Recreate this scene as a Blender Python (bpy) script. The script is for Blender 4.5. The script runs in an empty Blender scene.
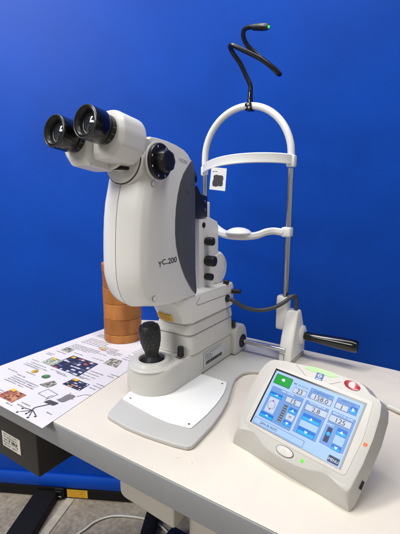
import bpy, bmesh, math, random
from mathutils import Vector, Matrix, noise as mnoise
random.seed(7)
SC = bpy.context.scene
COL = SC.collection
R = math.radians

# ------------------------------------------------------------------ materials
def srgb(r, g, b):
    f = lambda c: (c/255/12.92) if c/255 <= .04045 else ((c/255+.055)/1.055)**2.4
    return (f(r), f(g), f(b), 1)

def mat(name, col, rough=.5, metal=0., bump=0., bscale=400, var=0., vscale=8, spec=.5, emit=None, es=1., coat=0., bdist=.001, trans=0, sheen=0):
    m = bpy.data.materials.new(name); m.use_nodes = True
    nt = m.node_tree; b = nt.nodes['Principled BSDF']
    b.inputs['Base Color'].default_value = col
    b.inputs['Roughness'].default_value = rough
    b.inputs['Metallic'].default_value = metal
    b.inputs['Specular IOR Level'].default_value = spec
    b.inputs['Coat Weight'].default_value = coat
    b.inputs['Coat Roughness'].default_value = .08
    b.inputs['Transmission Weight'].default_value = trans
    b.inputs['Sheen Weight'].default_value = sheen
    if emit:
        b.inputs['Emission Color'].default_value = emit
        b.inputs['Emission Strength'].default_value = es
    tc = nt.nodes.new('ShaderNodeTexCoord')
    geo = nt.nodes.new('ShaderNodeNewGeometry')
    if var:
        n = nt.nodes.new('ShaderNodeTexNoise'); n.inputs['Scale'].default_value = vscale; n.inputs['Detail'].default_value = 6
        nt.links.new(geo.outputs['Position'], n.inputs['Vector'])
        mp = nt.nodes.new('ShaderNodeMapRange'); mp.inputs[1].default_value = .3; mp.inputs[2].default_value = .7
        mp.inputs[3].default_value = 1-var; mp.inputs[4].default_value = 1+var
        nt.links.new(n.outputs['Fac'], mp.inputs[0])
        mx = nt.nodes.new('ShaderNodeVectorMath'); mx.operation = 'SCALE'; mx.inputs[0].default_value = col[:3]
        nt.links.new(mp.outputs[0], mx.inputs['Scale']); nt.links.new(mx.outputs[0], b.inputs['Base Color'])
        m2 = nt.nodes.new('ShaderNodeMapRange'); m2.inputs[3].default_value = max(0, rough-.08); m2.inputs[4].default_value = rough+.08
        nt.links.new(n.outputs['Fac'], m2.inputs[0]); nt.links.new(m2.outputs[0], b.inputs['Roughness'])
    if bump:
        n = nt.nodes.new('ShaderNodeTexNoise'); n.inputs['Scale'].default_value = bscale; n.inputs['Detail'].default_value = 3
        nt.links.new(geo.outputs['Position'], n.inputs['Vector'])
        bp = nt.nodes.new('ShaderNodeBump'); bp.inputs['Strength'].default_value = bump; bp.inputs['Distance'].default_value = bdist
        nt.links.new(n.outputs['Fac'], bp.inputs['Height']); nt.links.new(bp.outputs[0], b.inputs['Normal'])
    return m

M = {}
M['shell']   = mat('ivory_plastic', srgb(226,224,219), .36, bump=.12, bscale=1400, bdist=.0005, var=.02, vscale=6)
M['shell_w'] = mat('white_plastic', srgb(226,226,224), .35, var=.02)
M['grey']    = mat('warm_grey_plastic', srgb(199,197,190), .42, bump=.12, bscale=1400, bdist=.0005, var=.025, vscale=6)
M['lgrey']   = mat('plate_grey', srgb(184,183,179), .45, bump=.15, bscale=1500, bdist=.0005, var=.03, vscale=7)
M['speck']   = mat('speckled_grey_plastic', srgb(184,181,175), .45, bump=.25, bscale=1500, bdist=.0006, var=.02)
M['speckd']  = mat('bezel_grey_plastic', srgb(192,189,183), .45, bump=.25, bscale=1500, bdist=.0006, var=.02)
M['slate']   = mat('slate_plastic', srgb(80,82,90), .45, spec=.35, bump=.15, bscale=1400, bdist=.0005, var=.03)
M['black']   = mat('black_plastic', srgb(22,22,24), .35, var=.1)
M['gloss']   = mat('gloss_black', srgb(9,9,10), .2, spec=.4, coat=.25)
M['rubber']  = mat('black_rubber', srgb(24,24,26), .48, bump=.2, bscale=900)
M['cable']   = mat('dark_grey_cable', srgb(58,60,66), .45)
M['goose']   = mat('gooseneck_black', srgb(16,16,17), .28)
M['wcable']  = mat('pale_cable', srgb(200,198,190), .5)
M['chrome']  = mat('chrome', srgb(205,205,208), .12, metal=1)
M['screw']   = mat('screw_steel', srgb(150,150,150), .3, metal=1)
M['dark']    = mat('seam_dark', srgb(70,68,66), .7)
M['dot']     = mat('grip_dot_grey', srgb(96,96,98), .5)
M['gap']     = mat('recess_black', srgb(12,12,12), .8)
M['glass']   = mat('lens_glass', srgb(30,34,42), .05, coat=1)
M['rimgrey'] = mat('grey_rim', srgb(70,70,68), .3, metal=.4)  # grey metallic ring on the front edge of each eyepiece
M['edge']    = mat('table_edge_grey', srgb(142,143,145), .55, var=.03, bump=.1, bscale=900)
M['paper']   = mat('paper_white', srgb(210,206,209), .6, var=.01)
M['ink']     = mat('ink_grey', srgb(112,108,112), .8)
M['inkd']    = mat('ink_dark', srgb(66,62,72), .8)
M['slidew']  = mat('slide_plate_white', srgb(238,238,236), .35)
M['yellow']  = mat('label_yellow', srgb(226,178,44), .5)
M['orange']  = mat('label_orange', srgb(196,120,20), .5)
M['lab']     = mat('label_white', srgb(222,218,204), .5)
M['silverl'] = mat('nameplate_silver', srgb(196,198,200), .4)
M['txtgrey'] = mat('text_grey', srgb(150,148,146), .5)
M['txtblk']  = mat('text_black', srgb(30,30,34), .5)
M['white']   = mat('mark_white', srgb(225,225,225), .5)
M['steel']   = mat('partition_black_steel', srgb(17,15,16), .62, spec=.25, bump=.1, bscale=300)
M['boxblk']  = mat('power_box_grey', srgb(44,41,38), .5, bump=.1, bscale=700)
M['cream']   = mat('cream_metal', srgb(190,184,172), .5, var=.03)
M['red']     = mat('badge_red', srgb(160,22,44), .25, coat=.5)
M['blueb']   = mat('badge_blue', srgb(24,76,148), .35)
M['handle']  = mat('grip_black', srgb(6,6,7), .16, spec=.35, coat=.4)
M['gled']    = mat('green_led', srgb(60,200,20), .3, emit=srgb(90,235,30), es=.8)
M['rled']    = mat('red_led', srgb(230,70,30), .3, emit=srgb(255,80,35), es=.9)
M['glow']    = mat('green_indicator_lens', srgb(150,205,130), .35, emit=srgb(110,225,80), es=.36)
M['tipled']  = mat('tip_green_led', srgb(40,200,70), .3, emit=srgb(50,235,90), es=.9)
def em(name, c, s=.8, gl=.2):
    m = mat(name, (c[0]*.08, c[1]*.08, c[2]*.08, 1), .3, spec=.15, emit=c, es=s)
    return m
M['s_bg']   = em('screen_pale_blue', srgb(172,206,250), .92)
M['s_pan']  = em('screen_panel_blue', srgb(116,162,228), .86)
M['s_edge'] = em('screen_panel_edge', srgb(210,226,250), .86)
M['s_fld']  = em('screen_field', srgb(206,218,240), .86)
M['s_btn']  = em('screen_button_blue', srgb(0,120,222), .86)
M['s_btl']  = em('screen_button_cyan', srgb(30,184,250), .86)
M['s_grn']  = em('screen_green', srgb(22,168,58), .86)
M['s_txt']  = em('screen_text', srgb(50,58,84), .7)
M['s_sub']  = em('screen_label_text', srgb(80,110,180), .8)
M['s_wht']  = em('screen_white', srgb(236,244,255), .9)
M['s_pur']  = em('screen_purple', srgb(170,60,190), .85)
M['s_gry']  = em('screen_grey', srgb(112,116,124), .7)
M['s_nvy']  = em('screen_navy', srgb(38,62,110), .7)
M['s_blk']  = mat('screen_black_border', srgb(14,14,16), .2)

# table laminate with faint smudges
def laminate():
    m = mat('cream_laminate', srgb(212,204,192), .4, bump=.05, bscale=500)
    nt = m.node_tree; b = nt.nodes['Principled BSDF']; geo = nt.nodes.new('ShaderNodeNewGeometry')
    def nz(sc, d):
        n = nt.nodes.new('ShaderNodeTexNoise'); n.inputs['Scale'].default_value = sc; n.inputs['Detail'].default_value = d
        nt.links.new(geo.outputs['Position'], n.inputs['Vector']); return n
    a, c, e = nz(700,2), nz(5,5), nz(38,6)
    def mr(n, lo, hi, f, t):
        k = nt.nodes.new('ShaderNodeMapRange'); k.inputs[1].default_value = lo; k.inputs[2].default_value = hi; k.inputs[3].default_value = f; k.inputs[4].default_value = t
        nt.links.new(n.outputs['Fac'], k.inputs[0]); return k
    k1, k2 = mr(a,.28,.45,.95,1.0), mr(c,.3,.7,.975,1.015)
    mu = nt.nodes.new('ShaderNodeMath'); mu.operation = 'MULTIPLY'; nt.links.new(k1.outputs[0], mu.inputs[0]); nt.links.new(k2.outputs[0], mu.inputs[1])
    mx = nt.nodes.new('ShaderNodeVectorMath'); mx.operation = 'SCALE'; mx.inputs[0].default_value = srgb(212,204,192)[:3]
    nt.links.new(mu.outputs[0], mx.inputs['Scale']); nt.links.new(mx.outputs[0], b.inputs['Base Color'])
    r = mr(e,.35,.7,.34,.52); nt.links.new(r.outputs[0], b.inputs['Roughness'])
    return m
M['lam'] = laminate()
# printed photos on the poster
def photo_mat(name, stops, scale):
    m = bpy.data.materials.new(name); m.use_nodes = True; nt = m.node_tree; b = nt.nodes['Principled BSDF']
    geo = nt.nodes.new('ShaderNodeNewGeometry'); v = nt.nodes.new('ShaderNodeTexVoronoi'); v.distance = 'CHEBYCHEV'
    v.inputs['Scale'].default_value = scale; nt.links.new(geo.outputs['Position'], v.inputs['Vector'])
    n = nt.nodes.new('ShaderNodeTexNoise'); n.inputs['Scale'].default_value = scale*1.3; nt.links.new(geo.outputs['Position'], n.inputs['Vector'])
    v.inputs['Randomness'].default_value = .7
    mx = nt.nodes.new('ShaderNodeMix'); mx.inputs[0].default_value = .22
    sp = nt.nodes.new('ShaderNodeSeparateColor'); nt.links.new(v.outputs['Color'], sp.inputs[0])
    nt.links.new(sp.outputs[0], mx.inputs[2]); nt.links.new(n.outputs['Fac'], mx.inputs[3])
    cr = nt.nodes.new('ShaderNodeValToRGB'); cr.color_ramp.interpolation = 'LINEAR'
    while len(cr.color_ramp.elements) < len(stops): cr.color_ramp.elements.new(.5)
    for e, (p, c) in zip(cr.color_ramp.elements, stops): e.position = p; e.color = c
    nt.links.new(mx.outputs[0], cr.inputs[0]); nt.links.new(cr.outputs[0], b.inputs['Base Color'])
    b.inputs['Roughness'].default_value = .5
    return m
M['ph_blue'] = photo_mat('print_dark_photo', [(.28, srgb(34,36,58)), (.5, srgb(64,68,98)), (.58, srgb(168,166,176)), (.8, srgb(214,206,200))], 150)
M['ph_brown'] = photo_mat('print_brown_photo', [(.3, srgb(110,60,34)), (.55, srgb(168,100,66)), (.72, srgb(196,150,110)), (.9, srgb(70,50,46))], 150)
M['ph_grey'] = photo_mat('print_grey_photo', [(.3, srgb(72,70,66)), (.5, srgb(150,146,136)), (.7, srgb(186,180,168)), (.9, srgb(60,60,60))], 260)
M['ph_green'] = photo_mat('print_green_photo', [(.3, srgb(96,110,84)), (.5, srgb(168,176,156)), (.68, srgb(214,214,206)), (.9, srgb(90,84,80))], 240)
M['ph_yel'] = photo_mat('print_yellow_photo', [(.3, srgb(170,130,30)), (.6, srgb(220,190,60)), (.9, srgb(120,90,30))], 120)
M['ph_grn2'] = photo_mat('print_small_green_photo', [(.3, srgb(40,90,50)), (.6, srgb(90,140,80)), (.9, srgb(40,60,40))], 120)

def wall_mat():
    m = mat('blue_fabric', srgb(2,66,174), .5, spec=.2)
    nt = m.node_tree; b = nt.nodes['Principled BSDF']
    geo = nt.nodes.new('ShaderNodeNewGeometry')
    n = nt.nodes.new('ShaderNodeTexNoise'); n.inputs['Scale'].default_value = 260; n.inputs['Detail'].default_value = 4
    nt.links.new(geo.outputs['Position'], n.inputs['Vector'])
    n2 = nt.nodes.new('ShaderNodeTexNoise'); n2.inputs['Scale'].default_value = 5; n2.inputs['Detail'].default_value = 3
    nt.links.new(geo.outputs['Position'], n2.inputs['Vector'])
    ad = nt.nodes.new('ShaderNodeMath'); ad.operation = 'MULTIPLY_ADD'; ad.inputs[1].default_value = .35
    nt.links.new(n.outputs['Fac'], ad.inputs[0]); nt.links.new(n2.outputs['Fac'], ad.inputs[2])
    cr = nt.nodes.new('ShaderNodeMapRange'); cr.inputs[1].default_value = .4; cr.inputs[2].default_value = .95; cr.inputs[3].default_value = .88; cr.inputs[4].default_value = 1.12
    nt.links.new(ad.outputs[0], cr.inputs[0])
    mx = nt.nodes.new('ShaderNodeVectorMath'); mx.operation = 'SCALE'; mx.inputs[0].default_value = srgb(3,68,172)[:3]
    nt.links.new(cr.outputs[0], mx.inputs['Scale']); nt.links.new(mx.outputs[0], b.inputs['Base Color'])
    bp = nt.nodes.new('ShaderNodeBump'); bp.inputs['Strength'].default_value = .10; bp.inputs['Distance'].default_value = .0015
    nt.links.new(n.outputs['Fac'], bp.inputs['Height']); nt.links.new(bp.outputs[0], b.inputs['Normal'])
    return m
M['wall'] = wall_mat()

def tape_mat():
    m = mat('brown_tape', srgb(160,96,46), .5, spec=.35)
    nt = m.node_tree; b = nt.nodes['Principled BSDF']
    tc = nt.nodes.new('ShaderNodeTexCoord'); mp = nt.nodes.new('ShaderNodeMapping'); mp.inputs['Scale'].default_value = (28, 28, 9)
    nt.links.new(tc.outputs['Object'], mp.inputs[0])
    n = nt.nodes.new('ShaderNodeTexNoise'); n.inputs['Scale'].default_value = 1; n.inputs['Detail'].default_value = 5
    nt.links.new(mp.outputs[0], n.inputs['Vector'])
    cr = nt.nodes.new('ShaderNodeValToRGB'); cr.color_ramp.elements[0].position = .3; cr.color_ramp.elements[1].position = .72
    cr.color_ramp.elements[0].color = srgb(140,84,36); cr.color_ramp.elements[1].color = srgb(184,120,60)
    nt.links.new(n.outputs['Fac'], cr.inputs[0]); nt.links.new(cr.outputs[0], b.inputs['Base Color'])
    return m
M['tape'] = tape_mat()
M['core'] = mat('cardboard_core', srgb(170,130,90), .8)

def floor_mat():
    m = mat('concrete_floor', srgb(140,130,120), .6)
    nt = m.node_tree; b = nt.nodes['Principled BSDF']
    geo = nt.nodes.new('ShaderNodeNewGeometry')
    def nz(s, d):
        n = nt.nodes.new('ShaderNodeTexNoise'); n.inputs['Scale'].default_value = s; n.inputs['Detail'].default_value = d
        nt.links.new(geo.outputs['Position'], n.inputs['Vector']); return n
    a = nz(7, 8); c = nz(60, 10)
    mx = nt.nodes.new('ShaderNodeMix'); mx.inputs[0].default_value = .5
    nt.links.new(a.outputs['Fac'], mx.inputs[2]); nt.links.new(c.outputs['Fac'], mx.inputs[3])
    cr = nt.nodes.new('ShaderNodeValToRGB'); cr.color_ramp.elements[0].position = .35; cr.color_ramp.elements[1].position = .65
    cr.color_ramp.elements[0].color = srgb(116,107,95); cr.color_ramp.elements[1].color = srgb(168,158,142)
    nt.links.new(mx.outputs[0], cr.inputs[0]); nt.links.new(cr.outputs[0], b.inputs['Base Color'])
    bp = nt.nodes.new('ShaderNodeBump'); bp.inputs['Strength'].default_value = .3; bp.inputs['Distance'].default_value = .003
    nt.links.new(c.outputs['Fac'], bp.inputs['Height']); nt.links.new(bp.outputs[0], b.inputs['Normal'])
    return m
M['floor'] = floor_mat()
M['strip'] = mat('pale_floor_strip', srgb(176,168,154), .6, var=.15, vscale=30, bump=.3, bscale=60)

# ------------------------------------------------------------------ mesh builder
def catmull(pts, n=8):
    P = [Vector(p) for p in pts]; out = []
    Q = [P[0]*2-P[1]] + P + [P[-1]*2-P[-2]]
    for i in range(1, len(Q)-2):
        for k in range(n):
            t = k/n; a, b, c, d = Q[i-1], Q[i], Q[i+1], Q[i+2]
            out.append(.5*((2*b)+(-a+c)*t+(2*a-5*b+4*c-d)*t*t+(-a+3*b-3*c+d)*t**3))
    out.append(P[-1]); return out

def roundpoly(pts, r, n=5):
    """round the corners of a 2-D polygon; r a number or a list"""
    out = []; N = len(pts)
    for i, p in enumerate(pts):
        p = Vector(p); a = Vector(pts[i-1]); b = Vector(pts[(i+1) % N]); rr = r[i] if isinstance(r, (list, tuple)) else r
        if rr <= 0: out.append(tuple(p)); continue
        da = (a-p); db = (b-p); la = min(rr, da.length*.49); lb = min(rr, db.length*.49)
        s = p+da.normalized()*la; e = p+db.normalized()*lb
        for k in range(n+1):
            t = k/n; q = (1-t)**2*s+2*t*(1-t)*p+t*t*e; out.append(tuple(q))
    return out

class MB:
    def __init__(s): s.bm = bmesh.new(); s.mats = []
    def mi(s, m):
        if m not in s.mats: s.mats.append(m)
        return s.mats.index(m)
    def merge(s, t, m, mtx=None, bevel=0, ang=30, seg=3):
        i = s.mi(m)
        bmesh.ops.recalc_face_normals(t, faces=t.faces)
        if bevel:
            es = [e for e in t.edges if len(e.link_faces) == 2 and e.calc_face_angle(0) > R(ang)]
            bmesh.ops.bevel(t, geom=es, offset=bevel, segments=seg, profile=.5, affect='EDGES', clamp_overlap=True)
        vm = {}
        for v in t.verts:
            co = mtx @ v.co if mtx else v.co
            vm[v] = s.bm.verts.new(co)
        flip = mtx is not None and mtx.determinant() < 0
        for f in t.faces:
            vs = [vm[v] for v in f.verts]
            if flip: vs.reverse()
            try: nf = s.bm.faces.new(vs)
            except ValueError: continue
            nf.material_index = i
        t.free()
    def box(s, a, b, m, bevel=0, mtx=None, seg=3):
        t = bmesh.new(); bmesh.ops.create_cube(t, size=1)
        for v in t.verts:
            for k in range(3): v.co[k] = a[k] if v.co[k] < 0 else b[k]
        s.merge(t, m, mtx, bevel, seg=seg)
    def prism(s, poly, axis, lo, hi, m, bevel=0, mtx=None, seg=3, ang=50):
        """poly 2-D; axis 0: (Y,Z) extruded in X; 1: (X,Z) in Y; 2: (X,Y) in Z"""
        t = bmesh.new()
        def P(p, h):
            return {0: (h, p[0], p[1]), 1: (p[0], h, p[1]), 2: (p[0], p[1], h)}[axis]
        A = [t.verts.new(P(p, lo)) for p in poly]; B = [t.verts.new(P(p, hi)) for p in poly]
        t.faces.new(A[::-1]); t.faces.new(B); n = len(poly)
        for i in range(n): t.faces.new([A[i], A[(i+1) % n], B[(i+1) % n], B[i]])
        bmesh.ops.recalc_face_normals(t, faces=t.faces)
        if bevel:
            cap = [e for e in t.edges if (abs((e.verts[0].co[axis])-(e.verts[1].co[axis])) < 1e-7)]
            bmesh.ops.bevel(t, geom=cap, offset=bevel, segments=seg, profile=.5, affect='EDGES', clamp_overlap=True)
        s.merge(t, m, mtx)
    def loft(s, loops, m, caps=True, mtx=None, closed=True):
        t = bmesh.new(); V = [[t.verts.new(p) for p in L] for L in loops]; n = len(loops[0])
        for i in range(len(V)-1):
            for j in range(n if closed else n-1):
                t.faces.new([V[i][j], V[i][(j+1) % n], V[i+1][(j+1) % n], V[i+1][j]])
        if caps:
            t.faces.new(V[0][::-1]); t.faces.new(V[-1])
        s.merge(t, m, mtx)
    def lathe(s, prof, m, origin=(0,0,0), d=(0,0,1), seg=40, mtx=None, closed_ends=True):
        q = Vector(d).normalized().to_track_quat('Z', 'Y').to_matrix().to_4x4()
        X = Matrix.Translation(origin) @ q
        if mtx: X = mtx @ X
        loops = [[(r*math.cos(2*math.pi*k/seg), r*math.sin(2*math.pi*k/seg), h) for k in range(seg)] for r, h in prof]
        s.loft(loops, m, closed_ends, X)
    def tube(s, pts, r, m, seg=14, n=8, smooth=True, caps=True):
        P = catmull(pts, n) if smooth else [Vector(p) for p in pts]
        loops = []; up = None
        for i, p in enumerate(P):
            tdir = (P[min(i+1, len(P)-1)]-P[max(i-1, 0)]).normalized()
            if up is None: up = Vector((0,0,1)) if abs(tdir.z) < .9 else Vector((1,0,0))
            sd = tdir.cross(up).normalized(); up = sd.cross(tdir).normalized()
            rr = r(i/(len(P)-1)) if callable(r) else r
            loops.append([p+(sd*math.cos(2*math.pi*k/seg)+up*math.sin(2*math.pi*k/seg))*rr for k in range(seg)])
        s.loft(loops, m, caps)
    def sphere(s, c, r, m, sc=(1,1,1), mtx=None):
        t = bmesh.new(); bmesh.ops.create_uvsphere(t, u_segments=28, v_segments=18, radius=r)
        for v in t.verts: v.co = Vector((v.co.x*sc[0]+c[0], v.co.y*sc[1]+c[1], v.co.z*sc[2]+c[2]))
        s.merge(t, m, mtx)
    def plate(s, poly, m, mtx, h=0., th=.0003):
        """flat 2-D polygon in a local frame, h above it"""
        s.prism(poly, 2, h, h+th, m, mtx=mtx)
    def text(s, txt, size, m, mtx, h=0., align='LEFT', sx=1., bold=0):
        c = bpy.data.curves.new('t', 'FONT'); c.body = txt; c.size = size; c.align_x = align; c.align_y = 'CENTER'; c.extrude = .0001
        c.resolution_u = 3; c.offset = bold
        o = bpy.data.objects.new('t', c); COL.objects.link(o); dg = bpy.context.evaluated_depsgraph_get(); dg.update()
        me = bpy.data.meshes.new_from_object(o.evaluated_get(dg)); t = bmesh.new(); t.from_mesh(me)
        bpy.data.objects.remove(o); bpy.data.curves.remove(c); bpy.data.meshes.remove(me)
        s.merge(t, m, mtx @ Matrix.Translation((0,0,h)) @ Matrix.Diagonal((sx,1,1,1)))
    def build(s, name, root=None, parent=None, flat=False, ang=35, loc=None):
        bm = s.bm
        bm.normal_update()
        for f in bm.faces: f.smooth = not flat
        if not flat:
            for e in bm.edges:
                if len(e.link_faces) == 2 and e.calc_face_angle(0) > R(ang): e.smooth = False
        me = bpy.data.meshes.new(name); bm.to_mesh(me); bm.free()
        for m in s.mats: me.materials.append(m)
        o = bpy.data.objects.new(name, me); COL.objects.link(o)
        if root is not None:
            me.transform(Matrix.Translation(-root.location)); o.parent = parent or root
        elif loc is not None:
            me.transform(Matrix.Translation(-Vector(loc))); o.location = loc
        return o

def tag(o, label, cat, group=None):
    o['label'] = label; o['category'] = cat
    if group: o['group'] = group
    return o
def thing(name, loc, label, cat, group=None):
    o = bpy.data.objects.new(name, None); o.location = loc; o.empty_display_size = .05; COL.objects.link(o)
    return tag(o, label, cat, group)
def frame(o, x, y):
    """matrix of a local frame with origin o, axes x and y (z = x cross y)"""
    x = Vector(x).normalized(); y = Vector(y).normalized(); z = x.cross(y)
    m = Matrix.Identity(4)
    for i in range(3): m[i][0] = x[i]; m[i][1] = y[i]; m[i][2] = z[i]; m[i][3] = o[i]
    return m
def ell(cx, cy, rx, ry, n=32): return [(cx+rx*math.cos(2*math.pi*k/n), cy+ry*math.sin(2*math.pi*k/n)) for k in range(n)]

def writing(b, m, F, x0, x1, y, hgt, h=0., th=.0001, space=.18, wd=None):
    """small print: rows of little stroke-built characters"""
    x = x0; wd = wd or hgt*.62; t = hgt*.16
    while x+wd < x1:
        if random.random() < space: x += wd*.8; continue
        k = random.randrange(6)
        bars = {0:'lt', 1:'lrm', 2:'tbc', 3:'ltb', 4:'crm', 5:'lmb'}[k]
        for c in bars:
            q = {'l':(0,0,t,hgt),'r':(wd-t,0,wd,hgt),'c':(wd/2-t/2,0,wd/2+t/2,hgt),'t':(0,hgt-t,wd,hgt),'b':(0,0,wd,t),'m':(0,hgt/2-t/2,wd,hgt/2+t/2)}[c]
            zz = h+.00002*ord(c)/110
            b.plate([(x+q[0],y+q[1]),(x+q[2],y+q[1]),(x+q[2],y+q[3]),(x+q[0],y+q[3])], m, F, zz, th)
        x += wd*1.32

# ------------------------------------------------------------------ setting
b = MB(); b.box((-6,-3,-.05), (4,5,0), M['floor'])
fl = b.build('floor', flat=True); fl['kind'] = 'structure'
W0 = Vector((-1.483,.7436,0)); WD = Vector((.883,.47,0)).normalized(); WN = Vector((WD.y,-WD.x,0))
WM = frame(W0, WD, (0,0,1))     # local x along wall, y up, z toward camera
b = MB()
jd = (-WN)
p0 = Vector((-1.205,.875,0)); dj = (Vector((-1.14,.69,0))-p0).normalized(); sj = Vector((-dj.y,dj.x,0))
b.prism([tuple((p0-dj*.0+sj*.016)[:2]), tuple((p0-dj*.0-sj*.016)[:2]), tuple((p0+dj*1.5-sj*.016)[:2]), tuple((p0+dj*1.5+sj*.016)[:2])], 2, 0.001, .004, M['strip'])
fj = b.build('floor_strip', flat=True); fj['kind'] = 'structure'  # narrow pale strip lying along the floor

# ------------------------------------------------------------------ partition
rt = thing('partition_wall', W0, 'tall blue fabric partition wall behind the whole instrument, on a black base rail', 'partition wall')
b = MB(); b.prism([(-2.6,.062),(4.2,.062),(4.2,2.9),(-2.6,2.9)], 2, -.04, 0, M['wall'], mtx=WM, bevel=.004)
b.build('fabric_panel', rt)
b = MB(); b.prism([(-.02+0,.052),(.0,.046),(.012,.05),(.016,.06),(.016,.088),(.008,.1),(-.02,.1)], 0, -2.6, 4.2, M['wall'], mtx=Matrix([[WD.x,WN.x,0,W0.x],[WD.y,WN.y,0,W0.y],[0,0,1,0],[0,0,0,1]]))
b.build('padded_hem', rt)
b = MB(); b.box((-2.6,.002,-.05), (4.2,.0445,.010), M['steel'], .003, WM)
b.box((.245,.004,.0105), (.283,.05,.022), M['steel'], .003, WM)
b.box((.25,.012,.022), (.275,.02,.027), M['screw'], .001, WM); b.box((.25,.034,.022), (.275,.041,.027), M['black'], .001, WM)
b.build('base_rail', rt)
for x0, fw in ((.165,.094), (.63,.05), (1.9,.094), (-1.5,.094)):
    b = MB(); b.box((x0,.003,.0115), (x0+fw,.034,.46), M['steel'], .006, WM)
    b.build('foot', rt)
b = MB(); b.box((.292,.007,.0102), (.376,.041,.011), M['yellow'], 0, WM)
for k in range(5): writing(b, M['orange'], WM, .298, .368, .0335-k*.0062, .0040, .0111)
b.build('warning_label', rt, flat=True)

# ------------------------------------------------------------------ table
T = .75
rt = thing('instrument_table', (-.48,.75,0), 'cream topped instrument table with thick grey edge under the slit lamp', 'table')
top = roundpoly([(-.985,.444),(.03,.444),(.03,1.085),(-.985,1.085)], [.03,.05,.16,.03], 10)
b = MB(); b.prism(top, 2, T-.002, T, M['lam'], bevel=.0008)
# coffee ring
ring = [(-.362+.016*math.cos(t), .489+.012*math.sin(t), T+.0002) for t in [R(20+10*k) for k in range(17)]]
tb = b.build('tabletop', rt, flat=False)
def off(poly, d):
    c = Vector((sum(p[0] for p in poly)/len(poly), sum(p[1] for p in poly)/len(poly)))
    return [tuple(Vector(p)+(Vector(p)-c).normalized()*d) for p in poly]
b = MB(); b.prism(off(top,.0022), 2, T-.052, T-.0022, M['edge'], bevel=.002)
b.build('edge_band', rt)
M['smudge'] = mat('dried_smudge', srgb(222,208,194), .3)
b = MB(); b.tube(ring, .0006, M['smudge'], seg=5, n=2); b.build('smudge', rt)
b = MB(); b.box((-.95,.475,.552), (-.765,.60,T-.0525), M['boxblk'], .003)
pb = b.build('power_box', rt)
b = MB(); F = frame((-.908,.475,.583),(1,0,0),(0,0,1))
b.plate([(0,0),(.076,0),(.076,.04),(0,.04)], M['lab'], F, .0003, .0004)
for r_ in range(5): writing(b, M['inkd'], F, .005, random.uniform(.045,.072), .004+r_*.0072, .0042, .0008)
writing(b, M['inkd'], F, .03, .066, .0165, .0075, .0011)
b.build('rating_label', rt, pb, flat=True)
b = MB(); b.prism(roundpoly([(-.635,T-.0525),(-.635,.48),(-.47,.47),(-.47,T-.0525)], [0,.02,.008,0]), 1, .60, .86, M['cream'], bevel=.005)
b.build('hanging_case', rt)
b = MB(); b.box((-.462,.64,.10), (-.38,.82,T-.0525), M['cream'], .01); b.build('column', rt)
b = MB(); b.box((-.76,.90,.008), (-.05,.965,.05), M['black'], .012); b.box((-.46,.5,.01),(-.37,.9,.048), M['black'], .012)
b.build('floor_base', rt)
b = MB(); b.tube([(-1.06,.70,.006),(-1.04,.80,.006),(-1.034,.85,.006),(-1.004,.9,.006),(-.945,.938,.0062),(-.87,.966,.0062),(-.8,.965,.0062),(-.7,.93,.0062)], .0036, M['wcable'])
tag(b.build('power_cord', loc=(-1.0,.9,0)), 'pale grey cord curving over the concrete floor below the table', 'cord')

# ------------------------------------------------------------------ poster
b = MB(); P = [(-.80,.4175),(-.647,.416),(-.662,.5),(-.684,.68),(-.70,.93),(-.965,.93),(-.985,.80),(-.985,.4175)]
b.prism([(-.99,.4205),(-.647,.4165),(-.66,.5),(-.69,.70),(-.70,.94),(-.98,.94),(-.987,.7)], 2, T+.0006, T+.0011, M['paper'])
I = Matrix.Translation((0,0,T+.0012))
LV = [0]
def pic(q, m, k=1.0):
    LV[0] += .0000012
    b.plate(q, m, I, LV[0], .0001)
def shelf(q, back, cols, nx, ny, fill=.8):
    """a small printed photograph: coloured blocks in rows on a dark ground"""
    pic(q, back); a, d, c, e = [Vector(p) for p in q]     # lower-left, upper-left, upper-right, lower-right
    def P(u, v): return tuple((a*(1-u)+e*u)*(1-v)+(d*(1-u)+c*u)*v)
    for r_ in range(ny):
        u = .03
        while u < .95:
            w = random.uniform(.5,1.5)/nx; w = min(w, .97-u)
            if random.random() < fill and w > .02:
                v0 = (r_+.12)/ny; v1 = (r_+random.uniform(.5,.88))/ny
                pic([P(u,v0),P(u+w*.85,v0),P(u+w*.85,v1),P(u,v1)], random.choice(cols))
            u += w
for nm, c in (('navy',(40,44,70)),('steel',(92,98,126)),('pale',(196,196,204)),('brick',(168,88,66)),('tan',(186,140,104)),('choc',(104,62,42)),('sage',(150,160,136)),('moss',(88,100,76)),('mid',(138,136,128)),('char',(64,62,62)),('cream',(214,208,196))):
    M['pr_'+nm] = mat('print_'+nm, srgb(*c), .5)
K = lambda *a: [M['pr_'+x] for x in a]
shelf([(-.884,.603),(-.884,.682),(-.782,.682),(-.768,.603)], M['pr_navy'], K('steel','pale','pale','navy','steel','brick','char'), 9, 6)
shelf([(-.846,.438),(-.843,.476),(-.789,.476),(-.786,.438)], M['ph_brown'], K('choc','tan','brick'), 6, 4, .45)
shelf([(-.768,.555),(-.768,.59),(-.71,.59),(-.706,.555)], M['pr_navy'], K('steel','pale','tan','char'), 7, 4)
shelf([(-.775,.69),(-.782,.73),(-.743,.732),(-.725,.692)], M['pr_mid'], K('char','cream','mid'), 8, 6)
shelf([(-.92,.603),(-.922,.643),(-.878,.643),(-.874,.603)], M['pr_sage'], K('moss','cream','pale','mid'), 6, 5)
pic(ell(-.883,.56,.010,.009,14), M['ph_yel']); pic(ell(-.834,.558,.012,.010,14), M['ph_grn2'])
pic(roundpoly([(-.812,.522),(-.80,.556),(-.776,.548),(-.778,.524)],.006), M['ph_grey'])
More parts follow.
